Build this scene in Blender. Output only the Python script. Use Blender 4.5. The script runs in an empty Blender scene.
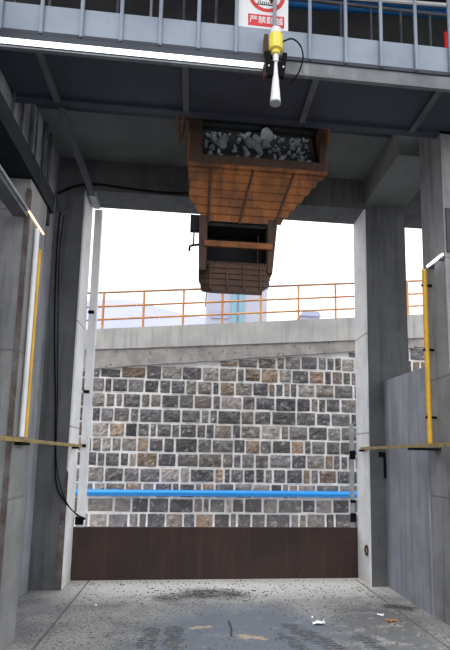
import bpy, bmesh, math, random
from mathutils import Vector, Matrix, noise
random.seed(7)
S = bpy.context.scene
C = S.collection

# ------------------------------------------------------------------ camera
cam_d = bpy.data.cameras.new('camera'); cam = bpy.data.objects.new('camera', cam_d); C.objects.link(cam)
F = 513.4; CX = 246.8; CY = 384.9
a, r, w = .1406, .01616, -.10706
Rz = Matrix(((math.cos(w), math.sin(w), 0), (-math.sin(w), math.cos(w), 0), (0, 0, 1)))
Rx = Matrix(((1, 0, 0), (0, math.cos(a), math.sin(a)), (0, -math.sin(a), math.cos(a))))
Ry = Matrix(((math.cos(r), 0, math.sin(r)), (0, 1, 0), (-math.sin(r), 0, math.cos(r))))
R = Ry @ Rx @ Rz                      # rows: right, forward, up
m = Matrix((R[0], R[2], -R[1])).transposed().to_4x4()
m.translation = Vector((0, 0, 1.6))
cam.matrix_world = m
cam_d.sensor_fit = 'VERTICAL'; cam_d.sensor_height = 24
cam_d.lens = F / 650 * 24
cam_d.shift_x = -(CX - 225) / 650
cam_d.shift_y = (CY - 325) / 650
cam_d.clip_start = .05; cam_d.clip_end = 1000
S.camera = cam

# ------------------------------------------------------------------ world and exposure
W = bpy.data.worlds.new('overcast'); S.world = W; W.use_nodes = True
nt = W.node_tree; bg = nt.nodes['Background']
tc = nt.nodes.new('ShaderNodeTexCoord'); sx = nt.nodes.new('ShaderNodeSeparateXYZ')
cr = nt.nodes.new('ShaderNodeValToRGB')
nt.links.new(tc.outputs['Generated'], sx.inputs[0]); nt.links.new(sx.outputs['Z'], cr.inputs[0])
cr.color_ramp.elements[0].position = 0.0; cr.color_ramp.elements[0].color = (.86, .86, .90, 1)
cr.color_ramp.elements[1].position = 1.0; cr.color_ramp.elements[1].color = (.86, .93, 1.0, 1)
e = cr.color_ramp.elements.new(.12); e.color = (1, .985, .96, 1)
e = cr.color_ramp.elements.new(.45); e.color = (.95, .97, 1.0, 1)
nt.links.new(cr.outputs[0], bg.inputs['Color'])
bg.inputs['Strength'].default_value = 2.0
sun_d = bpy.data.lights.new('hazy_sun', 'SUN'); sun = bpy.data.objects.new('hazy_sun', sun_d); C.objects.link(sun)
sun_d.energy = 2.2; sun_d.angle = math.radians(40); sun_d.color = (1, .97, .93)
sun.rotation_euler = (math.radians(-30), math.radians(20), 0)      # high and soft, from beyond the bay
sun.rotation_euler = Vector((.22, .42, -1)).to_track_quat('-Z', 'Y').to_euler()
vs = S.view_settings
vs.view_transform = 'Standard'; vs.look = 'None'; vs.gamma = 1; vs.use_curve_mapping = False
vs.exposure = 0.0

# ------------------------------------------------------------------ materials
def mat(name, base, rough=.8, metal=0.0, var=None, vscale=3.0, streak=None, speck=None, bump=.15, bscale=40, extra=None):
    """base colour mottled with `var`, vertical `streak` stains, fine `speck`s"""
    m = bpy.data.materials.new(name); m.use_nodes = True
    t = m.node_tree; N = t.nodes; L = t.links; b = N['Principled BSDF']
    b.inputs['Roughness'].default_value = rough; b.inputs['Metallic'].default_value = metal
    g = N.new('ShaderNodeNewGeometry'); P = g.outputs['Position']
    def nz(scale, detail=5, vec=None, ro=.6):
        n = N.new('ShaderNodeTexNoise'); n.inputs['Scale'].default_value = scale; n.inputs['Detail'].default_value = detail
        n.inputs['Roughness'].default_value = ro
        L.new(vec or P, n.inputs['Vector']); return n.outputs['Fac']
    def rng(v, lo, hi, o0=0., o1=1.):
        n = N.new('ShaderNodeMapRange'); L.new(v, n.inputs[0])
        for i, q in enumerate((lo, hi, o0, o1)): n.inputs[i+1].default_value = q
        return n.outputs[0]
    def mix(c1, c2, f):
        n = N.new('ShaderNodeMix'); n.data_type = 'RGBA'
        L.new(f, n.inputs[0]) if not isinstance(f, float) else setattr(n.inputs[0], 'default_value', f)
        for s, c in ((6, c1), (7, c2)):
            if isinstance(c, tuple): n.inputs[s].default_value = (*c, 1)
            else: L.new(c, n.inputs[s])
        return n.outputs[2]
    col = base
    if var: col = mix(base, var, rng(nz(vscale), .38, .66))
    if streak:
        mp = N.new('ShaderNodeMapping'); mp.inputs['Scale'].default_value = (9, 9, .7); L.new(P, mp.inputs[0])
        col = mix(col, streak[0], rng(nz(1.0, 6, mp.outputs[0]), streak[1], streak[1]+.16, 0, streak[2]))
    if speck: col = mix(col, speck[0], rng(nz(speck[3] if len(speck) > 3 else 26, 4), speck[1], speck[1]+.06, 0, speck[2]))
    if extra: col = extra(N, L, P, col, nz, rng, mix, b)
    if isinstance(col, tuple): b.inputs['Base Color'].default_value = (*col, 1)
    else: L.new(col, b.inputs['Base Color'])
    if bump:
        bp = N.new('ShaderNodeBump'); bp.inputs['Strength'].default_value = bump; bp.inputs['Distance'].default_value = .02
        L.new(nz(bscale, 6), bp.inputs['Height']); L.new(bp.outputs[0], b.inputs['Normal'])
    return m
def emis(name, colr, s):
    m = bpy.data.materials.new(name); m.use_nodes = True; b = m.node_tree.nodes['Principled BSDF']
    b.inputs['Base Color'].default_value = (.8, .8, .8, 1); b.inputs['Emission Color'].default_value = (*colr, 1)
    b.inputs['Emission Strength'].default_value = s; return m
def math_n(N, L, op, x, y=None, clamp=False):
    n = N.new('ShaderNodeMath'); n.operation = op; n.use_clamp = clamp
    for i, v in enumerate((x, y)):
        if v is None: continue
        if isinstance(v, (int, float)): n.inputs[i].default_value = v
        else: L.new(v, n.inputs[i])
    return n.outputs[0]

def seg_mask(N, L, P, p0, p1, wid, soft):
    d = Vector((p1[0]-p0[0], p1[1]-p0[1], 0)); ll = max(d.length_squared, 1e-6)
    s = N.new('ShaderNodeVectorMath'); s.operation = 'SUBTRACT'; L.new(P, s.inputs[0]); s.inputs[1].default_value = (p0[0], p0[1], 0)
    dt = N.new('ShaderNodeVectorMath'); dt.operation = 'DOT_PRODUCT'; L.new(s.outputs[0], dt.inputs[0]); dt.inputs[1].default_value = d / ll
    t = math_n(N, L, 'MULTIPLY', dt.outputs['Value'], 1.0, True)
    sc = N.new('ShaderNodeVectorMath'); sc.operation = 'SCALE'; sc.inputs[0].default_value = d; L.new(t, sc.inputs['Scale'])
    q = N.new('ShaderNodeVectorMath'); q.operation = 'DISTANCE'; L.new(s.outputs[0], q.inputs[0]); L.new(sc.outputs[0], q.inputs[1])
    n = N.new('ShaderNodeMapRange'); L.new(q.outputs['Value'], n.inputs[0])
    n.inputs[1].default_value = wid + soft; n.inputs[2].default_value = wid; return n.outputs[0]

def floor_extra(N, L, P, col, nz, rng, mix, b):
    # distort the position a little so that stains have ragged edges
    nn = N.new('ShaderNodeTexNoise'); nn.inputs['Scale'].default_value = 9; nn.inputs['Detail'].default_value = 5; L.new(P, nn.inputs['Vector'])
    sc = N.new('ShaderNodeVectorMath'); sc.operation = 'MULTIPLY_ADD'; L.new(nn.outputs['Color'], sc.inputs[0])
    sc.inputs[1].default_value = (.22, .22, 0); L.new(P, sc.inputs[2])
    sb = N.new('ShaderNodeVectorMath'); sb.operation = 'SUBTRACT'; L.new(sc.outputs[0], sb.inputs[0]); sb.inputs[1].default_value = (.11, .11, 0)
    Q = sb.outputs[0]
    grit = rng(nz(55, 5), .40, .68)
    def lay(col, c, segs, k, g=None):
        for p0, p1, wd, so in segs:
            f = math_n(N, L, 'MULTIPLY', seg_mask(N, L, Q, p0, p1, wd, so), k)
            if g is not None: f = math_n(N, L, 'MULTIPLY', f, g)
            col = mix(col, c, f)
        return col
    # pale crushed stone dust swept against the plate
    col = lay(col, (.95, .91, .87), [((-.9, 6.95), (2.2, 6.95), .18, .85)], .95)
    # damp bluish patch where the tyres stand
    col = lay(col, (.13, .155, .20), [((.45, 4.4), (.55, 4.9), .66, .50)], .9, rng(nz(5, 5), .25, .45))
    col = lay(col, (.11, .115, .12), [((1.75, 4.4), (1.95, 5.3), .28, .35)], .85, rng(nz(7, 5), .38, .50))
    # black fine ore spill and an oily mark by the side wall
    col = lay(col, (.035, .035, .035), [((.15, 6.42), (.55, 6.30), 
.07, .22), ((-.25, 6.2), (.2, 6.3), .03, .2)], 1.0, rng(nz(24, 5), .36, .50))
    col = lay(col, (.03, .03, .032), [((2.26, 5.76), (2.40, 5.66), .05, .08)], .95)
    # tyre tread marks
    wv = N.new('ShaderNodeTexWave'); wv.bands_direction = 'Y'; wv.inputs['Scale'].default_value = 5.5; wv.inputs['Distortion'].default_value = 1.5
    wv.inputs['Detail'].default_value = 2; wv.inputs['Detail Scale'].default_value = 4; L.new(P, wv.inputs['Vector'])
    tread = math_n(N, L, 'MULTIPLY', rng(wv.outputs['Fac'], .2, .6, .35, 1), rng(nz(14, 5), .36, .50))
    col = lay(col, (.035, .037, .04), [((-.33, 4.2), (-.31, 5.10), .06, .03), ((-.09, 4.2), (-.09, 5.15), .06, .03),
              ((1.42, 4.2), (1.02, 5.15), .07, .05), ((1.12, 4.2), (.88, 4.9), .04, .04), ((1.75, 4.2), (1.6, 4.8), .03, .06)], 1.0, tread)
    # ochre clay smears
    col = lay(col, (.50, .38, .26), [((.52, 4.90), (.68, 4.83), .035, .03), ((.1, 5.15), (.22, 5.17), .012, .03)], .95)
    # construction joints
    for p0, p1 in (((-1.24, 3.5), (-1.24, 7.1)), ((2.27, 4.2), (2.27, 7.0))):
        f = math_n(N, L, 'MULTIPLY', seg_mask(N, L, P, p0, p1, .006, .01), .8)
        col = mix(col, (.06, .06, .06), f)
    rr = math_n(N, L, 'MULTIPLY', seg_mask(N, L, Q, (.45, 4.6), (.6, 5.1), .6, .4), -.25)
    L.new(math_n(N, L, 'ADD', rr, .85), b.inputs['Roughness'])
    return mix(col, (.10, .10, .10), math_n(N, L, 'MULTIPLY', grit, .38))

def joints_extra(levels, white_base=False):
    def f(N, L, P, col, nz, rng, mix, b):
        s = N.new('ShaderNodeSeparateXYZ'); L.new(P, s.inputs[0]); z = s.outputs['Z']
        for lv in levels:                                   # formwork joint lines
            d = math_n(N, L, 'ABSOLUTE', math_n(N, L, 'SUBTRACT', z, lv))
            col = mix(col, (.10, .10, .10), rng(d, .004, .014, .6, 0))
        if white_base:                                      # peeling lime at the foot
            q = math_n(N, L, 'ADD', z, math_n(N, L, 'MULTIPLY', nz(12, 5), .35))
            col = mix(col, (.75, .75, .74), rng(q, .30, .25, 0, .9))
        return col
    return f

M = {}
M['floor'] = mat('dusty_concrete_floor', (.38, .372, .36), .85, var=(.20, .20, .205), vscale=2.6, speck=((.09, .09, .09), .54, .85, 30), bump=.8, bscale=35, extra=floor_extra)
M['yard'] = mat('yard_ground', (.13, .125, .12), .9, var=(.08, .08, .08))
CONC = dict(var=(.19, .193, .197), vscale=2.2, streak=((.09, .09, .095), .52, .6), speck=((.06, .06, .06), .68, .7, 18), bump=.3, bscale=30)
M['concrete'] = mat('formed_concrete', (.29, .29, .29), .85, **CONC, extra=joints_extra((1.23, 2.46, 3.7)))
M['concrete_dark'] = mat('shaded_concrete', (.135, .14, .145), .88, var=(.095, .10, .105), vscale=2, streak=((.06, .06, .065), .5, .6), bump=.3, bscale=25, extra=joints_extra((1.25, 2.75, 4.0)))  # shade on the far pillars and lintel is put into this darker base
M['concrete_white'] = mat('daylit_concrete', (.86, .86, .86), .85, var=(.70, .70, .705), vscale=2.5, streak=((.20, .20, .20), .58, .5), bump=.3, bscale=30, extra=joints_extra((1.95, 3.3), True))  # near-white base carries the daylight falling on the inner pillar faces
M['ceiling'] = mat('ceiling_concrete', (.17, .18, .18), .9, var=(.12, .13, .13), vscale=1.5, bump=.25, bscale=12)
M['render'] = mat('cement_render', (.34, .355, .40), .8, var=(.24, .25, .285), vscale=1.8, streak=((.17, .18, .20), .50, .8), bump=.2, bscale=25)
M['coping'] = mat('coping_concrete', (.48, .475, .46), .85, var=(.36, .355, .35), vscale=1.3, streak=((.27, .26, .25), .53, .7), speck=((.2, .2, .2), .66, .5), bump=.3, bscale=20)
M['coping_low'] = mat('rough_footing', (.36, .33, .32), .9, var=(.23, .215, .21), vscale=3, speck=((.10, .10, .10), .60, .8, 9), bump=.6, bscale=14)
M['mortar'] = mat('mortar', (.78, .77, .77), .9, var=(.62, .61, .61), vscale=5, bump=.3)
M['channel'] = mat('scuffed_channel', (.20, .21, .225), .55, .1, var=(.12, .125, .14), vscale=3, streak=((.36, .36, .36), .58, .6), bump=.05)
M['blue_shaded'] = mat('shaded_blue_pipe', (.01, .15, .42), .6, bump=0)  # pipe blue darkened, overhead shade put into the colour
M['darker_steel'] = mat('darker_steel', (.020, .023, .030), .8, var=(.014, .016, .02), bump=.05)  # deeper tone than the dark steel, for the side walkway
M['silo'] = mat('dark_silo_wall', (.05, .05, .052), .9, var=(.03, .03, .033), vscale=2)
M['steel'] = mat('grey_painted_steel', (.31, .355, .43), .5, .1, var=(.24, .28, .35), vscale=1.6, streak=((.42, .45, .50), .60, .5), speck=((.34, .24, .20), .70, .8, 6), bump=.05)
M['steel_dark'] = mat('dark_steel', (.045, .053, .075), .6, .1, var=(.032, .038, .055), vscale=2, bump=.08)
M['steel_mid'] = mat('mid_grey_steel', (.115, .125, .145), .55, .2, var=(.075, .082, .095), vscale=5, speck=((.14, .09, .06), .62, .5), bump=.08)
M['galv'] = mat('galvanised_steel', (.42, .45, .47), .45, .3, var=(.33, .36, .38), vscale=4, bump=.05)
M['white'] = mat('white_paint', (.86, .87, .88), .5, var=(.74, .76, .79), vscale=4, streak=((.45, .44, .43), .60, .5), bump=.05)
M['white_clean'] = mat('clean_white', (.85, .86, .88), .4, bump=0)
M['rust_plate'] = mat('rusted_plate', (.052, .030, .026), .75, .2, var=(.030, .021, .020), vscale=1.5, streak=((.085, .040, .028), .54, .9), speck=((.14, .05, .025), .69, .8, 7), bump=.15)
M['rust'] = mat('orange_rust', (.36, .125, .032), .85, var=(.11, .045, .022), vscale=2.6, streak=((.07, .035, .022), .50, .85), speck=((.10, .05, .03), .62, .6, 12), bump=.3)
M['rust_dark'] = mat('brown_rust', (.085, .045, .028), .85, var=(.055, .034, .026), vscale=5, speck=((.16, .07, .03), .66, .6, 10), bump=.3)
M['rust_edge'] = mat('flaking_rust_edge', (.085, .06, .053), .85, var=(.17, .15, .145), vscale=6, speck=((.2, .2, .2), .60, .8, 9), bump=.3)
M['black_in'] = mat('black_steel', (.016, .017, .02), .7, var=(.026, .026, .03), vscale=5, bump=.1)
M['rubber'] = mat('black_rubber', (.008, .008, .009), .9, bump=0)
M['yellow'] = mat('yellow_paint', (.85, .48, .03), .5, var=(.62, .34, .03), vscale=6, speck=((.25, .14, .04), .66, .7, 14), bump=.05)
M['yellow_dirty'] = mat('dirty_yellow_paint', (.42, .30, .09), .6, var=(.28, .22, .12), vscale=8, speck=((.10, .08, .05), .58, .8, 16), bump=.1)
M['yellow_plastic'] = mat('yellow_plastic', (.95, .76, .10), .35, bump=0)
M['blue'] = mat('blue_pipe_plastic', (.008, .24, .66), .35, bump=0)
M['red'] = mat('sign_red', (.72, .025, .03), .4, bump=0)
M['ink'] = mat('sign_black', (.02, .02, .02), .5, bump=0)
M['rail_orange'] = mat('weathered_orange_rail', (.66, .33, .10), .6, var=(.45, .17, .07), vscale=2.5, speck=((.75, .66, .58), .62, .8, 5), bump=.05)
M['rail_purple'] = mat('weathered_top_rail', (.30, .15, .12), .6, var=(.62, .27, .08), vscale=.8, bump=.05)
M['rock'] = mat('grey_rock', (.42, .46, .49), .85, var=(.24, .265, .29), vscale=14, bump=.6, bscale=30)
M['gravel'] = mat('fine_black_ore', (.035, .037, .042), .9, var=(.06, .062, .07), vscale=25, bump=1.0, bscale=60)
M['pebble'] = mat('floor_grit', (.05, .05, .05), .9, var=(.30, .28, .26), vscale=7.0, bump=.4)
M['leaf'] = mat('orange_brown_leaf', (.38, .17, .06), .8, bump=0)
M['hill'] = mat('hazed_hill', (.36, .37, .50), .95, var=(.31, .32, .45), vscale=.04, bump=0)  # distance haze painted in as a pale bluish base
M['tower'] = mat('hazed_building', (.40, .41, .48), .9, var=(.35, .36, .44), vscale=.1, bump=0)  # haze over the far buildings put into the base colour
M['teal'] = mat('teal_column', (.17, .33, .40), .8, bump=0)
M['tube_lit'] = emis('fluorescent_tube_lit', (.93, .96, 1.0), 2.6)
M['warm_lit'] = emis('warm_tube_lit', (1.0, .66, .42), 1.3)
for q in ('rubber', 'darker_steel', 'black_in'): M[q].node_tree.nodes['Principled BSDF'].inputs['Specular IOR Level'].default_value = .1
def stone_extra(N, L, P, col, nz, rng, mix, b):
    at = N.new('ShaderNodeVertexColor'); at.layer_name = 'stone_colour'
    c = mix(at.outputs['Color'], (.06, .06, .065), rng(nz(9, 6, None, .8), .50, .62, 0, .8))
    return mix(c, (.62, .58, .57), rng(nz(8, 6, None, .85), .53, .68, 0, .7))
M['stone'] = mat('split_stone', (.3, .3, .3), .9, bump=1.0, bscale=18, extra=stone_extra)

# ------------------------------------------------------------------ mesh helpers (all shapes in world coordinates)
def nb(): return bmesh.new()
def box(bm, x0, x1, y0, y1, z0, z1, rot=None, piv=None):
    vs = [bm.verts.new((x, y, z)) for z in (z0, z1) for x, y in ((x0, y0), (x1, y0), (x1, y1), (x0, y1))]
    for q in ((0,3,2,1), (4,5,6,7), (0,1,5,4), (1,2,6,5), (2,3,7,6), (3,0,4,7)): bm.faces.new([vs[i] for i in q])
    if rot is not None:
        p = Vector(piv) if piv else Vector(((x0+x1)/2, (y0+y1)/2, (z0+z1)/2))
        for v in vs: v.co = rot @ (v.co - p) + p
    return vs
def ring_pts(c, d, up, rad, n, off=0):
    d = d.normalized(); s = d.cross(up)
    if s.length < 1e-4: s = d.cross(Vector((1, 0, 0)))
    s.normalize(); u = s.cross(d).normalized()
    return [c + (s*math.cos(2*math.pi*(k+off)/n) + u*math.sin(2*math.pi*(k+off)/n))*rad for k in range(n)]
def tube(bm, pts, rad, n=8, cap=True):
    pts = [Vector(p) for p in pts]; rings = []
    rads = rad if isinstance(rad, (list, tuple)) else [rad]*len(pts)
    for i, p in enumerate(pts):
        d = (pts[min(i+1, len(pts)-1)] - pts[max(i-1, 0)])
        up = Vector((0, 0, 1)) if abs(d.normalized().z) < .9 else Vector((0, 1, 0))
        rings.append([bm.verts.new(q) for q in ring_pts(p, d, up, rads[i], n)])
    for A, B in zip(rings, rings[1:]):
        ks = range(n); best = min(ks, key=lambda o: sum((A[k].co-B[(k+o) % n].co).length for k in ks))
        for k in ks: bm.faces.new((A[k], A[(k+1) % n], B[(k+1+best) % n], B[(k+best) % n]))
    if cap: bm.faces.new(rings[0][::-1]); bm.faces.new(rings[-1])
def smooth_path(pts, sub=6):
    P = [Vector(p) for p in pts]; out = []
    for i in range(len(P)-1):
        p0, p1, p2, p3 = P[max(i-1, 0)], P[i], P[i+1], P[min(i+2, len(P)-1)]
        for k in range(sub):
            t = k/sub
            out.append(.5*((2*p1)+(p2-p0)*t+(2*p0-5*p1+4*p2-p3)*t*t+(3*p1-p0-3*p2+p3)*t**3))
    return out + [P[-1]]
def loft(bm, rings, cap=True):
    R_ = [[bm.verts.new(p) for p in ring] for ring in rings]; n = len(R_[0])
    for A, B in zip(R_, R_[1:]):
        for k in range(n): bm.faces.new((A[k], A[(k+1) % n], B[(k+1) % n], B[k]))
    if cap: bm.faces.new(R_[0][::-1]); bm.faces.new(R_[-1])
def prism(bm, poly, axis, lo, hi):
    """poly: 2D points in the two other axes"""
    def P(u, v, t): return {'x': (t, u, v), 'y': (u, t, v), 'z': (u, v, t)}[axis]
    A = [bm.verts.new(P(u, v, lo)) for u, v in poly]; B = [bm.verts.new(P(u, v, hi)) for u, v in poly]; n = len(poly)
    for k in range(n): bm.faces.new((A[k], A[(k+1) % n], B[(k+1) % n], B[k]))
    bm.faces.new(A[::-1]); bm.faces.new(B)
def bev(bm, amt, seg=1):
    bmesh.ops.bevel(bm, geom=[e for e in bm.edges if len(e.link_faces) == 2 and e.calc_face_angle(0) > .5], offset=amt, segments=seg, affect='EDGES', clamp_overlap=True)
def wloc(o):
    v = Vector(o.location)
    while o.parent: o = o.parent; v += Vector(o.location)
    return v
def obj(name, bm, m, parent=None, smooth=False, rough_edge=0):
    bmesh.ops.recalc_face_normals(bm, faces=bm.faces)
    me = bpy.data.meshes.new(name)
    if parent is not None: org = wloc(parent)
    else:
        xs = [v.co for v in bm.verts]
        org = Vector(((min(v.x for v in xs)+max(v.x for v in xs))/2, (min(v.y for v in xs)+max(v.y for v in xs))/2, min(v.z for v in xs)))
    bmesh.ops.translate(bm, verts=bm.verts, vec=-org)
    bm.to_mesh(me); bm.free(); me.materials.append(M[m] if isinstance(m, str) else m)
    if smooth:
        for p in me.polygons: p.use_smooth = True
        try: me.set_sharp_from_angle(angle=math.radians(40))
        except Exception: pass
    o = bpy.data.objects.new(name, me); C.objects.link(o)
    if parent is not None: o.parent = parent
    else: o.location = org
    return o
def tag(o, label, cat, group=None, kind=None):
    o['label'] = label; o['category'] = cat
    if group: o['group'] = group
    if kind: o['kind'] = kind
    return o
def thing(name, label, cat, loc, group=None):
    o = bpy.data.objects.new(name, None); o.empty_display_size = .1; C.objects.link(o); o.location = loc
    return tag(o, label, cat, group)
def struct(name, bm, m, label=None, parent=None):
    o = obj(name, bm, m, parent); 
    if parent is None: o['kind'] = 'structure'
    if label: o['label'] = label; 
    return o
def bx(*a, b=0, **k):
    bm = nb(); box(bm, *a, **k)
    if b: bev(bm, b)
    return bm
def tb(pts, rad, n=8):
    bm = nb(); tube(bm, pts, rad, n); return bm

# ------------------------------------------------------------------ setting
bm = nb(); box(bm, -3.2, 4.6, -2.5, 7.5, -.2, 0); struct('floor', bm, 'floor', 'dusty grey concrete floor of the loading bay with tyre marks')
bm = nb(); box(bm, -60, 60, -60, 11.9, -.4, -.03)
struct('yard_ground', bm, 'yard')
struct('wall_left', bx(-2.05, -1.86, -1.5, 7.08, 0, 5.53), 'render', 'dark rendered side wall left of the bay')
# low partition on the right
bm = nb(); prism(bm, [(5.37, 0), (6.60, 0), (6.60, 2.645), (5.37, 2.63)], 'x', 2.56, 2.76); struct('wall_right', bm, 'render', 'low grey rendered partition wall between the right pillars')
# ceiling slab
struct('ceiling', bx(-2.05, 4.2, 5.62, 6.6, 5.53, 5.75), 'ceiling', 'dark concrete slab over the bay')
# the silo body above (deep in shadow behind the walkway)
struct('wall_front', bx(-3.2, 5.2, 5.9, 7.08, 5.75, 9.6), 'silo', 'dark silo wall behind the walkway')
struct('shade_canopy', bx(-3.2, 5.2, 2.6, 5.9, 7.6, 7.9), 'silo')  # unseen canopy, added to keep the bay and far pillars dark

# lintel across the portal
o = obj('portal_lintel', bx(-1.85, 4.3, 6.6, 7.08, 5.09, 5.53, b=.008), 'concrete_dark'); tag(o, 'dark concrete lintel across the top of the bay opening', 'beam')
def pillar(x0, x1, y0, y1, z1, m, label, inner=None, name='concrete_pillar'):
    t = thing(name, label, 'pillar', ((x0+x1)/2, (y0+y1)/2, 0))
    bm = nb(); box(bm, x0, x1, y0, y1, 0, z1)
    bm.faces.ensure_lookup_table()
    obj('shaft', bm, m, t)
    return t
pfl = pillar(-1.86+.003, -1.50, 6.6, 7.08, 5.09, 'concrete_dark', 'dark concrete pillar at the left end of the rusty plate')
obj('daylit_face', bx(-1.50, -1.48, 6.605, 7.08, 0, 5.09), 'concrete_white', pfl)['label'] = 'pale inner face with daylight in its colour'
bm = nb(); prism(bm, [(-1.56, 0), (-1.476, 0), (-1.478, 1.38), (-1.50, 1.42), (-1.53, 1.1), (-1.545, .7)], 'y', 6.592, 6.60)
obj('edge_guard', bm, 'rust_edge', pfl)['label'] = 'flaking rusty corner strip'
pfr = pillar(2.35, 2.92, 6.6, 7.08, 5.09, 'concrete_dark', 'dark concrete pillar at the right end of the rusty plate')
obj('daylit_face', bx(2.33, 2.35, 6.60, 7.08, 0, 5.09), 'concrete_white', pfr)['label'] = 'pale inner face with daylight in its colour'
obj('bracket', bx(2.47, 2.57, 6.575, 6.60, 1.64, 1.70), 'rubber', pfr)
obj('bracket', bx(2.535, 2.565, 6.56, 6.60, 1.36, 1.64), 'rubber', pfr)
bm = nb(); pts = [(2.315, 6.66+.0, .42) ] 
pts = [(2.32, 6.70+.05*math.cos(q), .43+.06*math.sin(q)) for q in [2*math.pi*k/14 for k in range(15)]]
tube(bm, pts, .012, 6); obj('lifting_ring', bm, 'rust_dark', pfr)
# near pillars
pnl = pillar(-2.0, -1.46, 4.40, 4.90, 3.99, 'concrete', 'near concrete pillar at the left edge, rust streaked')
bm = nb()
for k in range(24):
    z0 = k*3.9/24; wdt = .045+.02*noise.noise(Vector((k*.6, 3, 0)))
    box(bm, -1.462-.0, -1.455, 4.395, 4.41+max(.004, wdt*.6-.005), z0, z0+3.9/24)
box(bm, -1.49, -1.455, 4.392, 4.40, 0, 3.9)
obj('edge_guard', bm, 'rust_edge', pnl)['label'] = 'rusty steel corner guard'
pnr = pillar(2.58, 3.2, 4.86, 5.37, 5.53, 'concrete', 'near concrete pillar at the right edge beside the low partition')
obj('cover_plate', bx(2.60, 3.1, 4.84, 4.86, 3.76, 4.24), 'steel_dark', pnr)['label'] = 'dark square cover plate'
# longitudinal beam over the right pillars
o = obj('ceiling_beam', bx(2.33, 2.92, 5.375, 6.60, 5.15, 5.53, b=.006), 'ceiling'); tag(o, 'deep concrete beam running from the far right pillar towards the camera', 'beam')
o = obj('roof_joist', bx(-1.86, 2.33, 5.42, 5.62, 5.53, 5.75), 'steel_dark'); tag(o, 'dark steel joist under the ceiling just behind the walkway', 'beam')

# ------------------------------------------------------------------ rusty plate closing the foot of the opening
t = thing('barrier_plate', 'dark rust brown steel plate across the foot of the bay opening', 'plate', (.42, 7.1, 0))
bm = nb(); box(bm, -1.62, 2.45, 7.085, 7.10, 0, .665); bev(bm, .003); obj('panel', bm, 'rust_plate', t)
obj('stiffener', bx(-1.62, 2.45, 7.10, 7.16, .60, .665), 'rust_plate', t)
obj('stiffener', bx(-1.62, 2.45, 7.10, 7.16, .02, .08), 'rust_plate', t)
for x in (-.6, .42, 1.44): obj('stiffener', bx(x-.02, x+.02, 7.10, 7.155, .08, .60), 'rust_plate', t)

# ------------------------------------------------------------------ stone retaining wall beyond
YW = 12.5
def ztop(x): return 4.6 + .0919*(x+2.46)
def zlow(x): return 3.64 + .103*(x+2.45)
rw = thing('retaining_wall', 'coursed grey and tan stone retaining wall with pale mortar beyond the bay', 'wall', (1, YW+.4, 0))
XA, XB = -7.5, 9.5
bm = nb(); prism(bm, [(XA, -.1), (XB, -.1), (XB, zlow(XB)+.1), (XA, zlow(XA)+.1)], 'y', YW, YW+.6); obj('mortar_bed', bm, 'mortar', rw)
bm = nb(); lay = bm.loops.layers.color.new('stone_colour')
rnd = random.Random(11)
pal = [(.20,.198,.205), (.24,.235,.24), (.17,.168,.18), (.28,.268,.26), (.22,.212,.21), (.31,.265,.225), (.26,.24,.225), (.34,.325,.315), (.19,.183,.19), (.23,.222,.23)]
rows = 14; H = .352
for k in range(rows):
    z0 = -.05 + k*H; x = XA + rnd.uniform(0, .3)
    while x < XB:
        wd = rnd.choice((rnd.uniform(.12, .19), rnd.uniform(.22, .34), rnd.uniform(.30, .46), rnd.uniform(.34, .58)))
        zt = z0 + H - .046 + rnd.uniform(-.012, .012); zb = z0 + rnd.uniform(-.012, .012)
        lim = zlow(x+wd/2) - .03
        if zb > lim - .08: x += wd + .05; continue
        zt = min(zt, lim)
        colr = rnd.choice(pal); g = rnd.uniform(.8, 1.25)*1.6; colr = tuple(c*g for c in colr)
        nx = max(4, int(wd/.06)+2); nz_ = 7; V = {}
        prot = rnd.uniform(.022, .05)
        hh = zt-zb
        US = [0, .014/wd] + [.014/wd+(1-.028/wd)*q/(nx-2) for q in range(1, nx-2)] + [1-.014/wd, 1]
        VS = [0, .014/hh] + [.014/hh+(1-.028/hh)*q/(nz_-2) for q in range(1, nz_-2)] + [1-.014/hh, 1]
        for i in range(nx+1):
            for j in range(nz_+1):
                u = US[i]; v = VS[j]
                ed = min(u, 1-u)*wd; ev = min(v, 1-v)*(zt-zb)
                px = x + u*wd; pz = zb + v*(zt-zb)
                n_ = noise.noise(Vector((px*7, pz*7, 3.1)))
                n2 = noise.noise(Vector((px*19, pz*19, 9.1)))
                if i in (0, nx) or j in (0, nz_):
                    cx_ = (x+wd/2-px); cz_ = ((zb+zt)/2-pz); cor = (i in (0, nx)) and (j in (0, nz_))
                    s_ = (.045 if cor else .005+.03*n_)
                    px += cx_*s_*(.35 if wd > .3 else .7); pz += cz_*s_*.8; yy = YW + .004
                    dep = 0
                else:
                    dep = prot*min(1, .55+min(ed, ev)/.05*.45) + .030*n_ + .022*n2
                    yy = YW - max(.008, dep)
                V[i, j] = bm.verts.new((px, yy, pz))
        for i in range(nx):
            for j in range(nz_):
                f = bm.faces.new((V[i, j], V[i+1, j], V[i+1, j+1], V[i, j+1]))
                for l in f.loops: l[lay] = (*colr, 1)
        x += wd + rnd.uniform(.034, .052)
for v in bm.verts: pass
o = obj('stone_facing', bm, 'stone', rw)
bm = nb()
n = 60; ring = []
top = [(XA+(XB-XA)*i/n) for i in range(n+1)]
poly = [(x, zlow(x)+.03*noise.noise(Vector((x*2.3, 0, 0)))+.02*noise.noise(Vector((x*9, 0, 0)))) for x in top] + [(x, ztop(x)-.50-.05*(x+2.46)*.3+.015*noise.noise(Vector((x*6, 4, 0)))) for x in reversed(top)]
prism(bm, poly, 'y', YW-.07, YW+.6); obj('footing_band', bm, 'coping_low', rw)['label'] = 'rough pinkish grey concrete band over the stones'
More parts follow.
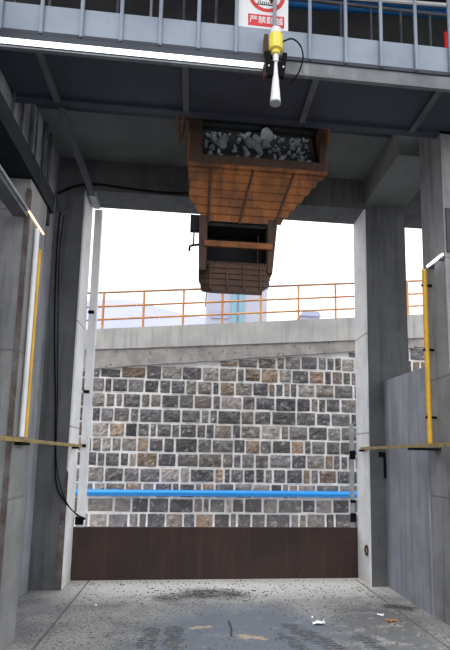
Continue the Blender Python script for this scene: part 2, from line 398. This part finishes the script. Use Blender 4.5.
poly = [(x, ztop(x)-.50-.05*(x+2.46)*.3+.015*noise.noise(Vector((x*6, 4, 0)))) for x in top] + [(x, ztop(x)) for x in reversed(top)]
bm = nb(); prism(bm, poly, 'y', YW-.10, YW+.35); obj('coping', bm, 'coping', rw)['label'] = 'pale sloping concrete coping'
bm = nb(); prism(bm, [(XA, ztop(XA)-.3), (XB, ztop(XB)-.3), (XB, ztop(XB)-.05), (XA, ztop(XA)-.05)], 'y', YW+.35, YW+60)
o = struct('road_ground', bm, 'yard')

# railing on the coping
rl = thing('guard_railing', 'weathered orange pipe railing along the top of the stone wall', 'railing', (1, YW, ztop(1)))
X0, X1 = -7.3, 9.3
for nm, dz, rr, mt in (('top_rail', .955, .028, 'rail_purple'), ('mid_rail', .60, .026, 'rail_orange'), ('low_rail', .27, .026, 'rail_orange')):
    obj(nm, tb([(X0, YW+.05, ztop(X0)+dz), (X1, YW+.05, ztop(X1)+dz)], rr), mt, rl)
k = -5
while True:
    x = -2.229 + .976*k; k += 1
    if x > 9.2: break
    obj('post', tb([(x, YW+.05, ztop(x)), (x, YW+.05, ztop(x)+.955)], .030), 'rail_orange', rl)

# blue water pipe in front of the stone wall
t = thing('water_pipe', 'bright blue plastic pipe running level across the stone wall', 'pipe', (1, YW-.2, .75))
obj('pipe', tb([(-7, YW-.16, 0.745), (9, YW-.16, .76)], .075, 14), 'blue', t, True)
for x in (-4.6, -2.0+.3, .6+.4, 3.25, 6.0): obj('pipe_joint', tb([(x-.07, YW-.16, .75), (x+.07, YW-.16, .75)], .083, 14), 'blue', t, True)
for x in (-3.3, 5.2): obj('bracket', bx(x-.02, x+.02, YW-.22, YW, .66, .69), 'steel_mid', t)

# ------------------------------------------------------------------ far background
bm = nb()
pts = []
xs = [-110+4*i for i in range(56)]
def hz(x): return 35.5 - .20*max(0, x+14)+ 2.2*noise.noise(Vector((x*.05, 1, 0))) - max(0, x-6)*.08 if x < 60 else 8
for i, x in enumerate(xs):
    h = max(6, hz(x)); pts.append([bm.verts.new((x, 95, 2)), bm.verts.new((x, 100, h*.6+1)), bm.verts.new((x, 112, h)), bm.verts.new((x, 150, 2))])
for A, B in zip(pts, pts[1:]):
    for q in range(3): bm.faces.new((A[q], B[q], B[q+1], A[q+1]))
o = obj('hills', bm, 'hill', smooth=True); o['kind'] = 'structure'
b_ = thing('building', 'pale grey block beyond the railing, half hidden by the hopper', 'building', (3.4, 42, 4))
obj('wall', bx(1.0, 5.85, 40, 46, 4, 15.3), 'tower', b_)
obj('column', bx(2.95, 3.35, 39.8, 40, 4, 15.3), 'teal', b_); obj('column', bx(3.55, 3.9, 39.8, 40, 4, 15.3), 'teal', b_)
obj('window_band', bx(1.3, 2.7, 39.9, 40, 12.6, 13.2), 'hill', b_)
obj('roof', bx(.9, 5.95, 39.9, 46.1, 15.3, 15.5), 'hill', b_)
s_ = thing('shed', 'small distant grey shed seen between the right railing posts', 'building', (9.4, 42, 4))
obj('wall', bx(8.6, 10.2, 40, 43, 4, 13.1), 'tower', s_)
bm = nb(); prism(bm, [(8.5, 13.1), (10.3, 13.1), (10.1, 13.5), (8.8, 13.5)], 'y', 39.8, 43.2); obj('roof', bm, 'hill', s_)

# ------------------------------------------------------------------ front walkway
wk = thing('walkway', 'grey steel walkway crossing the bay overhead with upright balusters', 'walkway', (.4, 4.5, 5.1))
WX0, WX1 = -3.0, 4.6
obj('fascia', bx(WX0, WX1, 4.22, 4.235, 5.27, 5.545, b=.002), 'steel', wk)['label'] = 'blue grey painted fascia plate'
bm = nb(); box(bm, WX0, WX1, 4.20, 4.235, 5.235, 5.27); obj('shadow_gap', bm, 'steel_dark', wk)
bm = nb(); box(bm, WX0, WX1, 4.215, 4.235, 5.10, 5.235); box(bm, WX0, WX1, 4.195, 4.235, 5.085, 5.10); obj('lower_channel', bm, 'channel', wk)
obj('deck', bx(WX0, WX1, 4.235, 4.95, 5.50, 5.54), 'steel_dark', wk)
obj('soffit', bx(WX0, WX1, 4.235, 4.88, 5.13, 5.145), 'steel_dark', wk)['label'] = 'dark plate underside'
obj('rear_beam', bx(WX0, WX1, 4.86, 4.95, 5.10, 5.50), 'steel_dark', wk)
for x in (-1.43, -.15, 1.06, 2.26):
    obj('gusset', bx(x-.03, x+.03, 4.24, 4.87, 5.09, 5.13), 'steel_mid', wk)
for k in range(-8, 11):
    x = -.042 + .3435*k if k else -.042
    zb = 5.25
    if k == 2: x, zb = .655, 5.47
    obj('baluster', tb([(x, 4.195, zb), (x, 4.195, 6.62)], .0175), 'steel', wk, True)
obj('top_rail', tb([(WX0, 4.195, 6.62), (WX1, 4.195, 6.62)], .025), 'steel', wk, True)
for k in range(-6, 9):
    x = -.212 + .345*k
    obj('rear_baluster', tb([(x, 4.93, 5.54), (x, 4.93, 6.60)], .014), 'galv' if k == -1 else 'steel_mid', wk, True)
obj('rear_rail', tb([(WX0, 4.93, 6.62), (WX1, 4.93, 6.62)], .02), 'steel_mid', wk, True)
o = obj('marker_rod', tb([(2.69, 4.86, 5.54), (2.69, 4.86, 6.33)], .02), 'red'); tag(o, 'short red rod upright behind the walkway balusters at the right edge', 'rod')
o['label'] = 'short red rod behind the walkway balusters at the right edge'
# service pipes behind the walkway
t = thing('overhead_pipe', 'blue pipe behind the walkway balusters at the top right', 'pipe', (1.8, 5.15, 6.6))
obj('pipe', tb([(.9, 5.2, 6.83), (1.2, 5.2, 6.84), (4.4, 5.2, 6.99)], .055, 12), 'blue_shaded', t, True)
obj('hanger', bx(.95, .98, 5.19, 5.21, 6.77, 7.6), 'steel_mid', t); obj('hanger', bx(3.6, 3.63, 5.19, 5.21, 6.86, 7.6), 'steel_mid', t)
t = thing('overhead_rail', 'thin white rail just above the blue overhead pipe', 'rail', (1.8, 5.05, 6.7))
obj('pipe', tb([(.9, 5.08, 6.83), (1.2, 5.08, 6.84), (4.4, 5.08, 6.98)], .022, 8), 'white_clean', t, True)
obj('hanger', bx(1.5, 1.53, 5.07, 5.09, 6.82, 7.6), 'steel_mid', t); obj('hanger', bx(3.3, 3.33, 5.07, 5.09, 6.89, 7.6), 'steel_mid', t)

# long fluorescent lamp under the fascia
t = thing('strip_light', 'long lit white fluorescent strip fixed along the walkway edge', 'lamp', (-.8, 4.17, 5.15))
obj('lamp_tube', tb([(-2.6, 4.165, 5.118), (.545, 4.165, 5.118)], .022, 10), 'tube_lit', t, True)['label'] = 'glowing white tube'
obj('housing', bx(-2.6, .56, 4.19, 4.214, 5.105, 5.225), 'steel_dark', t)
obj('end_cap', tb([(.545, 4.165, 5.118), (.57, 4.165, 5.118)], .026, 10), 'white', t, True)

# warning sign
sg = thing('warning_sign', 'white sign with red prohibition ring and red caption panel behind the balusters', 'sign', (.54, 4.25, 5.545))
SY = 4.235
obj('board', bx(.295, .79, SY, SY+.006, 5.545, 6.13, b=.002), 'white_clean', sg)
cxs, czs = .585, 5.905
bm = nb(); n = 48
for k in range(n):
    q0, q1 = 2*math.pi*k/n, 2*math.pi*(k+1)/n
    vs_ = [bm.verts.new((cxs+rr*math.cos(q), SY-.002, czs+rr*math.sin(q))) for rr, q in ((.135, q0), (.172, q0), (.172, q1), (.135, q1))]
    bm.faces.new(vs_)
box(bm, cxs-.14, cxs+.14, SY-.004, SY-.0005, czs-.015, czs+.015, rot=Matrix.Rotation(math.radians(45), 3, 'Y'), piv=(cxs, SY, czs))
obj('prohibition_ring', bm, 'red', sg)
bm = nb()                                             # climbing figure over a fence
tube(bm, [(cxs+.02, SY-.003, czs+.02), (cxs-.03, SY-.003, czs+.075)], .016, 6); tube(bm, [(cxs+.02, SY-.003, czs+.02), (cxs-.03, SY-.003, czs-.01), (cxs-.07, SY-.003, czs-.05)], .010, 6)
tube(bm, [(cxs+.02, SY-.003, czs+.02), (cxs+.055, SY-.003, czs-.015), (cxs+.04, SY-.003, czs-.065)], .010, 6)
tube(bm, [(cxs-.03, SY-.003, czs+.07), (cxs-.075, SY-.003, czs+.03)], .008, 6)
tube(bm, [(cxs-.052, SY-.005, czs+.10), (cxs-.052, SY+.0, czs+.10)], .02, 12)
box(bm, cxs-.115, cxs+.115, SY-.003, SY, czs-.10, czs-.092)
for q in range(-4, 5): box(bm, cxs+q*.02-.004, cxs+q*.02+.004, SY-.003, SY, czs-.092, czs-.065)
obj('pictogram', bm, 'ink', sg)
obj('caption_panel', bx(.412, .752, SY-.003, SY, 5.580, 5.70), 'red', sg)
fc = bpy.data.curves.new('caption', 'FONT'); fc.body = '严禁翻越'; fc.size = .079; fc.align_x = 'CENTER'; fc.align_y = 'CENTER'; fc.extrude = .0005; fc.offset = .0008
to = bpy.data.objects.new('caption_tmp', fc); C.objects.link(to)
bpy.context.view_layer.update()
me = bpy.data.meshes.new_from_object(to.evaluated_get(bpy.context.evaluated_depsgraph_get()))
bpy.data.objects.remove(to)
me.transform(Matrix.Translation(Vector((.582, SY-.0045, 5.640)) - Vector(sg.location)) @ Matrix.Rotation(math.pi/2, 4, 'X'))
me.materials.clear(); me.materials.append(M['white_clean'])
co = bpy.data.objects.new('caption', me); C.objects.link(co); co.parent = sg

# horn level gauge hanging from the fascia
t = thing('horn_gauge', 'white tapering horn with yellow cap clamped to the walkway edge below the sign', 'sensor', (.655, 4.1, 4.7))
HX, HY = .658, 4.125
obj('cap', tb([(HX, HY, 5.40), (HX, HY, 5.455)], .05, 16), 'white_clean', t, True)['label'] = 'white neck above the yellow cap'
bm = nb(); tube(bm, [(HX, HY, 5.205), (HX, HY, 5.235), (HX, HY, 5.245), (HX, HY, 5.39), (HX, HY, 5.40)], [.040, .042, .064, .064, .05], 12); obj('housing', bm, 'yellow_plastic', t)['label'] = 'yellow housing'
obj('neck', tb([(HX, HY, 5.13), (HX, HY, 5.21)], .026, 12), 'white_clean', t, True)
bm = nb(); tube(bm, [(HX, HY, 4.735), (HX, HY, 4.745), (HX, HY, 5.06), (HX, HY, 5.15)], [.048, .047, .020, .014], 20); obj('horn', bm, 'white_clean', t, True)['label'] = 'white tapering horn'
obj('rim', tb([(HX, HY, 4.722), (HX, HY, 4.736)], .050, 20), 'galv', t, True)
for s in (-1, 1):
    bm = nb(); box(bm, HX+s*.068-.021, HX+s*.068+.021, HY-.02, HY+.02, 4.98, 5.22, rot=Matrix.Rotation(s*.12, 3, 'Y'))
    box(bm, HX+s*.035-.016, HX+s*.035+.016, HY-.015, HY+.015, 4.98, 5.13); bev(bm, .004)
    c_ = obj('clamp', bm, 'rubber', t)
    obj('bolt', tb([(HX+s*.066, HY-.03, 5.07), (HX+s*.066, HY-.02, 5.07)], .008, 8), 'white_clean', c_)
obj('bracket', bx(.555, .59, 4.14, 4.215, 5.0, 5.42), 'rust_dark', t)
o = obj('gauge_cable', tb(smooth_path([(.71, 4.13, 5.34), (.80, 4.10, 5.36), (.875, 4.08, 5.28), (.90, 4.09, 5.16), (.86, 4.12, 5.03), (.80, 4.2, 4.99)]), .007, 6), 'rubber'); tag(o, 'thin black cable looping out of the yellow capped gauge', 'cable')

# ------------------------------------------------------------------ side walkway on the left
sd = thing('side_walkway', 'dark steel walkway along the left wall overhead with slim uprights', 'walkway', (-1.6, 3.5, 4.0))
obj('deck', bx(-1.855, -1.47, -1.0, 5.07, 4.0, 4.05), 'darker_steel', sd)
obj('edge_channel', bx(-1.47, -1.44, -1.0, 5.07, 4.0, 4.19), 'darker_steel', sd)
obj('support_bracket', bx(-1.86, -1.47, 4.92, 5.05, 3.86, 4.0), 'darker_steel', sd)
for y, x, rr, z0 in ((4.832, -1.83, 0.014, 4.0), (5.102, -1.83, 0.014, 4.0), (5.401, -1.83, 0.020, 4.0), (5.564, -1.83, 0.012, 4.0), (5.890, -1.83, 0.026, 4.0), (6.096, -1.83, 0.020, 4.0)):
    o = obj('wall_conduit', tb([(x, y, z0), (x, y, 5.53)], rr), 'steel_mid', None, True)
    tag(o, 'slim grey conduit standing against the dark left wall behind the walkway', 'conduit', 'conduits up the left wall')
# tray / conduit running under the ceiling on the left
t = thing('cable_duct', 'grey steel cable duct under the ceiling from walkway to opening corner', 'duct', (-1.42, 6, 5.05))
obj('duct', bx(-1.44, -1.375, 4.95, 6.62, 5.03, 5.09, b=.004), 'steel_mid', t)
obj('duct_end', bx(-1.45, -1.36, 6.62, 6.98, 5.02, 5.09, b=.004), 'galv', t)

# lamp channel under the side walkway on the left
t = thing('side_lamp', 'slim lamp rail under the left walkway, its far end glowing', 'lamp', (-1.5, 4, 3.6))
obj('housing', bx(-1.575, -1.475+.02, -.5, 4.36, 3.62, 3.665), 'steel_mid', t)
obj('rail', tb([(-1.445, -.5, 3.672), (-1.445, 4.33, 3.672)], .012), 'galv', t, True)
obj('lit_end', tb([(-1.445, 4.33, 3.672), (-1.445, 4.80, 3.665)], .011), 'warm_lit', t, True)['label'] = 'glowing warm end section'
for y in (.5, 2.0, 3.5): obj('hanger', bx(-1.53, -1.50, y, y+.03, 3.665, 4.0), 'steel_mid', t)
t = thing('wall_lamp', 'short lit white lamp rod on the near right pillar', 'lamp', (2.53, 4.95, 3.7))
obj('lamp_tube', tb([(2.515, 5.13, 3.70), (2.515, 4.79, 3.70)], .014, 8), 'tube_lit', t, True)
obj('holder', bx(2.52, 2.58, 5.10, 5.14, 3.68, 3.72), 'steel_dark', t); obj('holder', bx(2.52, 2.575, 4.87, 4.91, 3.68, 3.72), 'steel_dark', t)

# ------------------------------------------------------------------ yellow and white pipes on the pillars
o = obj('vertical_pipe', tb([(-1.425, 4.655, 1.745), (-1.425, 4.655, 3.45)], .018, 10), 'yellow', None, True); tag(o, 'slim yellow upright pipe on the near left pillar', 'pipe')
o = obj('vertical_pipe', tb([(-1.425, 4.555, 1.745), (-1.425, 4.555, 3.60)], .022, 10), 'white', None, True); tag(o, 'white upright pipe beside the yellow one on the near left pillar', 'pipe')
o = obj('vertical_pipe', tb([(2.50, 5.18, 1.77), (2.50, 5.18, 3.68)], .027, 10), 'yellow', None, True); tag(o, 'yellow upright pipe on the near right pillar', 'pipe')
t = thing('pipe_clamp', 'black clamps fastening the yellow upright on the right pillar', 'clamp', (2.54, 5.18, 2.1))
for z in (2.05, 2.78, 3.5): obj('clamp', bx(2.465, 2.58, 5.165, 5.195, z-.012, z+.012), 'rubber', t)
def handrail(x, y0, y1, z, label, br):
    t = thing('side_handrail', label, 'handrail', (x, (y0+y1)/2, z))
    bm = nb(); box(bm, x-.012, x+.012, y0, y1, z, z+.018); obj('upper_bar', bm, 'yellow_dirty', t)
    bm = nb(); box(bm, x-.020, x+.020, y0, y1, z-.016, z-.002); obj('lower_bar', bm, 'yellow_dirty', t)
    for a_ in br: obj('bracket', bx(*a_), 'rubber', t)
handrail(-1.425, 2.6, 6.98, 1.715, 'dirty yellow rail along the left pillars at chest height', [(-1.46, -1.40, 4.50, 4.72, 1.675, 1.70), (-1.48, -1.40, 6.70, 6.75, 1.675, 1.70), (-1.86, -1.44, 2.9, 2.95, 1.675, 1.70)])
handrail(2.31, 2.2, 6.82, 1.745, 'dirty yellow rail along the right pillars at chest height', [(2.29, 2.58, 5.10, 5.26, 1.705, 1.73), (2.27, 2.33, 6.74, 6.80, 1.705, 1.73)])

# white guide post at the left side of the opening
t = thing('guide_post', 'white steel post standing on the plate at the left of the opening', 'post', (-1.42, 7.13, .67))
bm = nb(); prism(bm, [(-1.455, 7.105), (-1.355, 7.105), (-1.355, 7.20), (-1.375, 7.20), (-1.375, 7.125), (-1.435, 7.125), (-1.435, 7.20), (-1.455, 7.20)], 'z', .665, 5.07)
obj('channel', bm, 'white', t)
for z in (1.72, 2.45, 3.56): obj('clamp', bx(-1.46, -1.385, 7.08, 7.105, z-.02, z+.02), 'rubber', t)
obj('foot_box', bx(-1.46, -1.36, 7.06, 7.10, .70, .80, b=.008), 'rubber', t)
t = thing('guide_post', 'short grey steel post with black clamps at the right of the opening', 'post', (2.29, 7.13, .67))
obj('channel', bx(2.25, 2.30, 7.105, 7.16, .665, 2.1), 'galv', t)
for z in (1.66, .80): obj('clamp', bx(2.235, 2.315, 7.08, 7.105, z-.06, z+.06), 'rubber', t)
obj('clamp', bx(2.24, 2.31, 7.08, 7.105, 1.0, 1.04), 'rubber', t)

# ------------------------------------------------------------------ cables on the left pillar
def cable(pts, rr, label, name='cable', m='rubber'):
    o = obj(name, tb(smooth_path(pts), rr, 6), m); tag(o, label, 'cable'); return o
cable([(-1.79, 6.585, 4.75), (-1.80, 6.585, 4.2), (-1.76, 6.585, 3.2), (-1.69, 6.585, 2.3), (-1.655, 6.585, 1.75), (-1.61, 6.585, 1.25), (-1.50, 6.57, 1.05), (-1.40, 6.62, .92), (-1.30, 6.66, .84), (-1.30, 6.9, .80), (-1.36, 7.05, .76)], .0085, 'thick black cable hanging down the dark left pillar to the plate')
cable([(-1.74, 6.585, 4.72), (-1.76, 6.58, 4.1), (-1.71, 6.582, 3.1), (-1.66, 6.582, 2.2), (-1.63, 6.582, 1.55), (-1.55, 6.575, 1.2), (-1.47, 6.585, 1.02), (-1.42, 6.8, .88), (-1.40, 7.05, .78)], .0055, 'thinner black cable looping beside the thick one on the left pillar')
cable([(-1.85, 6.55, 5.02), (-1.80, 6.56, 4.82), (-1.76, 6.57, 4.78), (-1.71, 6.57, 4.84), (-1.60, 6.56, 5.0), (-1.45, 6.55, 5.11)], .013, 'grey cable sagging in a small loop at the top of the left pillar', m='steel_mid')
cable([(-1.86, 6.56, 4.98), (-1.62, 6.56, 5.11), (-1.36, 6.575, 5.17), (-.9, 6.575, 5.14), (-.4, 6.575, 5.12), (.3, 6.575, 5.15)], .014, 'black cable run along the lintel towards the hopper')

# ------------------------------------------------------------------ hopper
hp = thing('hopper', 'rusty orange steel hopper chute hanging under the ceiling in the bay', 'hopper', (.6, 5.85, 3.3))
YF, YB = 5.25, 6.35
bm = nb()      # upper bin: open front frame
box(bm, -.11, .03, YF, YF+.06, 4.72, 5.52)
obj('frame_post', bm, 'rust_dark', hp)
obj('frame_post', bx(1.35, 1.41, YF, YF+.06, 4.72, 5.52), 'rust_dark', hp)
obj('frame_sill', bx(-.11, 1.41, YF-.012, YF+.06, 4.785, 4.885), 'rust_dark', hp)
for xa_, xb_ in ((-.13, -.11), (1.41, 1.43)):
    bm = nb(); prism(bm, [(YF, 4.73), (YB, 5.42), (YB, 5.53), (YF, 5.53)], 'x', xa_, xb_); obj('side_plate', bm, 'rust', hp)
obj('back_plate', bx(-.11, 1.41, YB-.02, YB, 5.40, 5.53), 'rust_dark', hp)
bm = nb(); prism(bm, [(YF+.06, 4.80), (YF+.06, 4.76), (YB-.02, 5.40), (YB-.02, 5.50), (YF+.42, 5.50)], 'x', .0, 1.35); obj('ore_slope', bm, 'gravel', hp)['label'] = 'black fine ore sloping up inside'
# stepped funnel
def fr(z):      # left, right, front, back of the funnel at height z
    tt = (4.76-z)/(4.76-4.15)
    l = -.11 + .02*min(1, tt/.62) if tt < .62 else -.09 + (tt-.62)/.38*.18
    rgt = 1.41 - .53*tt
    return l, rgt, YF + .10*tt, YB - .62*tt
bm = nb(); rings = []; ns = 7
for i in range(ns):
    za = 4.76 - .61*i/ns; zb = 4.76 - .61*(i+1)/ns
    for z, grow in ((za, .0), (zb+.012, .012)):
        l, q, f_, b2 = fr(za if grow == 0 else zb)
        l2, q2, f2, _ = fr(za)
        g = .0 if grow == 0 else .042
        rings.append([(l-g*.3, f_-g*.4, z), (q+g, f_-g*.4, z), (q+g, b2+g, z+.62*(b2-f_)), (l-g*.3, b2+g, z+.62*(b2-f_))])
loft(bm, rings, True); obj('funnel', bm, 'rust', hp)['label'] = 'ribbed orange rusty funnel'
# stiffeners on the funnel face
for (xa, xb) in ((.13, .12), (.60, .46), (1.06, .85)):
    bm = nb(); pts = [(xa, YF-.018, 4.75), ((xa*.45+xb*.55), fr(4.42)[2]-.03, 4.42), (xb, fr(4.14)[2]-.03, 4.14)]
    tube(bm, smooth_path(pts), .014, 4); obj('stiffener', bm, 'rust_dark', hp)
obj('rolled_lip', tb([(-.12, YF-.012, 4.755), (1.42, YF-.012, 4.755)], .028, 8), 'rust', hp)
# spout
SYF, SYB = 5.33, 5.72
def quad_post(x0a, x1a, x0b, x1b, z0, z1, y0, y1):
    bm = nb(); loft(bm, [[(x0a, y0, z1), (x1a, y0, z1), (x1a, y1, z1), (x0a, y1, z1)], [(x0b, y0, z0), (x1b, y0, z0), (x1b, y1, z0), (x0b, y1, z0)]]); return bm
obj('spout_cheek', quad_post(.02, .11, .035, .11, 3.60, 4.22, SYF, SYB), 'rust_dark', hp)
obj('spout_cheek', quad_post(.78, .89, .78, .835, 3.60, 4.22, SYF, SYB), 'rust_dark', hp)
obj('spout_back', bx(.1, .8, SYB-.03, SYB, 3.62, 4.16), 'black_in', hp)
obj('inner_liner', bx(.105, .115, SYF+.02, SYB-.03, 3.6, 4.15), 'black_in', hp); obj('inner_liner', bx(.765, .785, SYF+.02, SYB-.03, 3.6, 4.15), 'black_in', hp)
obj('liner_top', bx(.06, .85, SYF+.03, SYB, 4.12, 4.32), 'black_in', hp)
obj('crossbar', bx(.085, .83, SYF-.02, SYF+.02, 3.865, 3.93), 'rust', hp)
obj('inner_bar', tb([(.70, 5.55, 3.7), (.70, 5.55, 4.12)], .012), 'rust_dark', hp)
# faceted gate at the foot of the spout
gt = bm = nb(); rings = []
zs = [3.665, 3.62, 3.615, 3.56, 3.555, 3.50, 3.495, 3.43, 3.425, 3.37, 3.335]
for i, z in enumerate(zs):
    g = (.012 if i % 2 else 0.0); s = .0 if z > 3.4 else (.025 if z > 3.37 else .07)
    rings.append([(.05-g+s*.3, 5.46, z+.06), (.16+s*.2, SYF-g-.02, z), (.745-s*.4, SYF-g-.02, z), (.835+g-s-(3.665-z)*.13, 5.42, z+.045), (.81+g-s, 5.62, z+.13), (.07-g+s, 5.62, z+.13)])
loft(bm, rings); obj('gate', bm, 'rust_dark', hp)['label'] = 'dark ribbed discharge gate'
for x in (.16, .34, .52, .70): obj('gate_rib', bx(x-.010, x+.010, SYF-.045, SYF-.02, 3.385, 3.66), 'rust_dark', hp)
bm = nb()
for k in range(22): box(bm, .12+k*.030, .137+k*.030, SYF-.01, SYF+.02, 3.665, 3.70)
obj('gate_teeth', bm, 'rust_dark', hp)
# actuator on the left of the spout
ac = thing('actuator', 'small black cylinder and lever on the left of the hopper spout', 'actuator', (-.04, 5.4, 3.85))
bm = nb(); box(bm, -.075, .035, 5.37, 5.44, 4.06, 4.24); bev(bm, .01); obj('bracket', bm, 'black_in', ac)
obj('piston', tb([(-.035, 5.40, 3.89), (-.03, 5.40, 4.08)], .009), 'steel_mid', ac, True)
obj('cylinder', tb([(-.035, 5.40, 4.10), (-.03, 5.40, 4.16)], .024), 'black_in', ac, True)
obj('lever', tb(smooth_path([(.03, 5.40, 3.91), (-.02, 5.40, 3.90), (-.07, 5.40, 3.885), (-.075, 5.40, 3.83)]), .013, 6), 'black_in', ac, True)
# hanging hooks
def hook(pts, rr, label):
    pts = [(x*1.028, y+.18, min(5.535, 1.6+(z-1.6)*1.028)) for x, y, z in pts]
    o = obj('hanging_strap', tb(smooth_path(pts), rr, 6), 'rust'); tag(o, label, 'strap')
hook([(-.26, 5.28, 5.52), (-.262, 5.28, 5.38), (-.24, 5.28, 5.25), (-.225, 5.28, 5.12), (-.22, 5.28, 5.05)], .014, 'leftmost bent orange rusty strap hanging left of the hopper')
hook([(-.178, 5.22, 5.52), (-.185, 5.22, 5.36), (-.178, 5.21, 5.22), (-.19, 5.21, 5.12), (-.205, 5.22, 5.06)], .017, 'thicker rusty strap hanging against the left edge of the hopper')
hook([(1.455, 5.22, 5.52), (1.455, 5.22, 5.36), (1.445, 5.21, 5.22), (1.43, 5.21, 5.08)], .014, 'rusty strap hanging at the right edge of the hopper')

# rocks heaped in the hopper mouth
def rock_mesh(seed, name='rock'):
    rn = random.Random(seed); bm = bmesh.new()
    bmesh.ops.create_icosphere(bm, subdivisions=2, radius=1)
    pl = [(Vector((rn.gauss(0, 1), rn.gauss(0, 1), rn.gauss(0, 1))).normalized(), rn.uniform(.35, .72)) for _ in range(9)]
    for v in bm.verts:
        for n_, d_ in pl:
            q = v.co.dot(n_)
            if q > d_: v.co -= n_*(q-d_)
        v.co *= 1+.08*noise.noise(v.co*2+Vector((seed, 0, 0)))
    me = bpy.data.meshes.new(name); bm.to_mesh(me); bm.free(); me.materials.append(M['rock']); return me
rmesh = [rock_mesh(s) for s in range(6)]
rn = random.Random(5)
placed = []; rocks = []
tries = 0
while len(placed) < 90 and tries < 9000:
    tries += 1
    u = rn.random()**1.15; x = .06 + u*1.24; v = rn.uniform(.0, 1)
    y = 5.33 + .34*v
    if x < .35 and v < .3 and rn.random() < .6: continue
    s = rn.choice((rn.uniform(.055, .105), rn.uniform(.03, .05)))*(1.0 if x < .85 else .5)
    z = 4.80 + (y-5.31)*1.9 + s*.75
    if z > 5.44: continue
    if x-s < .03 or x+s > 1.33 or y-s < 5.315: continue
    if any((Vector((x, y, z))-p).length < (s+q)*.68 for p, q in placed): continue
    placed.append((Vector((x, y, z)), s))
    o = bpy.data.objects.new('rock', rmesh[len(placed) % 6]); C.objects.link(o)
    o.location = (x, y, z); o.scale = (s*1.1, s*.9, s); o.rotation_euler = (rn.uniform(0, 6), rn.uniform(0, 6), rn.uniform(0, 6))
    big = s > .045
    tag(o, 'fist sized angular grey rock in the heap inside the hopper mouth' if big else 'small grey stone chip filling gaps in the heap inside the hopper mouth', 'rock',
        'larger rocks heaped in the hopper mouth' if big else 'small stone chips in the hopper mouth')
    rocks.append((s, o))

big_ = max(rocks, key=lambda q: q[0])[1]
big_['label'] = 'largest grey rock of the heap inside the hopper mouth'
del big_['group']
# ------------------------------------------------------------------ loose grit on the floor
bm = nb(); rn = random.Random(3)
def chip(x, y, s):
    M4 = Matrix.Translation((x, y, s*.25)) @ Matrix.Rotation(rn.uniform(0, 6), 4, 'Z') @ Matrix.Diagonal((s, s*rn.uniform(.5, 1), s*.5, 1))
    bmesh.ops.create_icosphere(bm, subdivisions=1, radius=1, matrix=M4)
n = 0
while n < 2200:
    x, y = rn.uniform(-1.4, 2.45), rn.uniform(4.3, 7.0)
    d = noise.noise(Vector((x*1.3, y*1.6, 0)))
    if rn.random() > .35+d+.3*(y > 6) + (.5 if x > 1.7 and abs(x-2.27) < .18 else 0): continue
    if x > 2.3 and y > 6.5: continue
    if x < -1.3 and y < 5 : continue
    chip(x, y, rn.choice((.003, .004, .005, .006, .008, .010, .013))); n += 1
for k in range(260):
    chip(rn.gauss(.35, .28), min(6.9, rn.gauss(6.35, .12)), rn.uniform(.004, .018))
o = obj('floor_grit', bm, 'pebble'); tag(o, 'loose grit and stone chips scattered over the bay floor', 'grit', kind='stuff')
def paper(x, y, s, m, label, cat, name):
    bm = nb(); V = {}
    for i in range(6):
        for j in range(5):
            V[i, j] = bm.verts.new((x+(i-2.5)*s*.35+rn.uniform(-.1, .1)*s, y+(j-2)*s*.3+rn.uniform(-.1, .1)*s, .004+abs(rn.gauss(0, .22))*s))
    for i in range(5):
        for j in range(4): bm.faces.new((V[i, j], V[i+1, j], V[i+1, j+1], V[i, j+1]))
    o = obj(name, bm, m); tag(o, label, cat)
paper(1.30, 5.18, .07, 'white_clean', 'crumpled scrap of white paper on the floor right of centre', 'litter', 'paper_scrap')
paper(2.05, 5.22, .06, 'leaf', 'orange brown leaf litter by the foot of the low right partition', 'litter', 'leaf_litter')
paper(2.02, 5.42, .04, 'white_clean', 'small white scrap beside the brown leaf litter', 'litter', 'plastic_scrap')
o = obj('stick', tb([(.42, 4.88, .008), (.44, 5.1, .01), (.43, 5.32, .008)], .006, 5), 'ink'); tag(o, 'thin black stick lying on the damp middle of the floor', 'stick')
for x, y, s in ((.30, 6.92, .022), (1.28, 5.36, .018), (-.95, 5.9, .02)):
    o = bpy.data.objects.new('pebble', rmesh[2].copy()); o.data.materials[0] = M['white']; C.objects.link(o); o.location = (x, y, s*.6); o.scale = (s, s, s*.8)
    tag(o, {.30: 'small white pebble against the middle of the rusty plate', 1.28: 'small white pebble behind the crumpled paper scrap', -.95: 'small white pebble near the left floor joint'}[x], 'pebble')
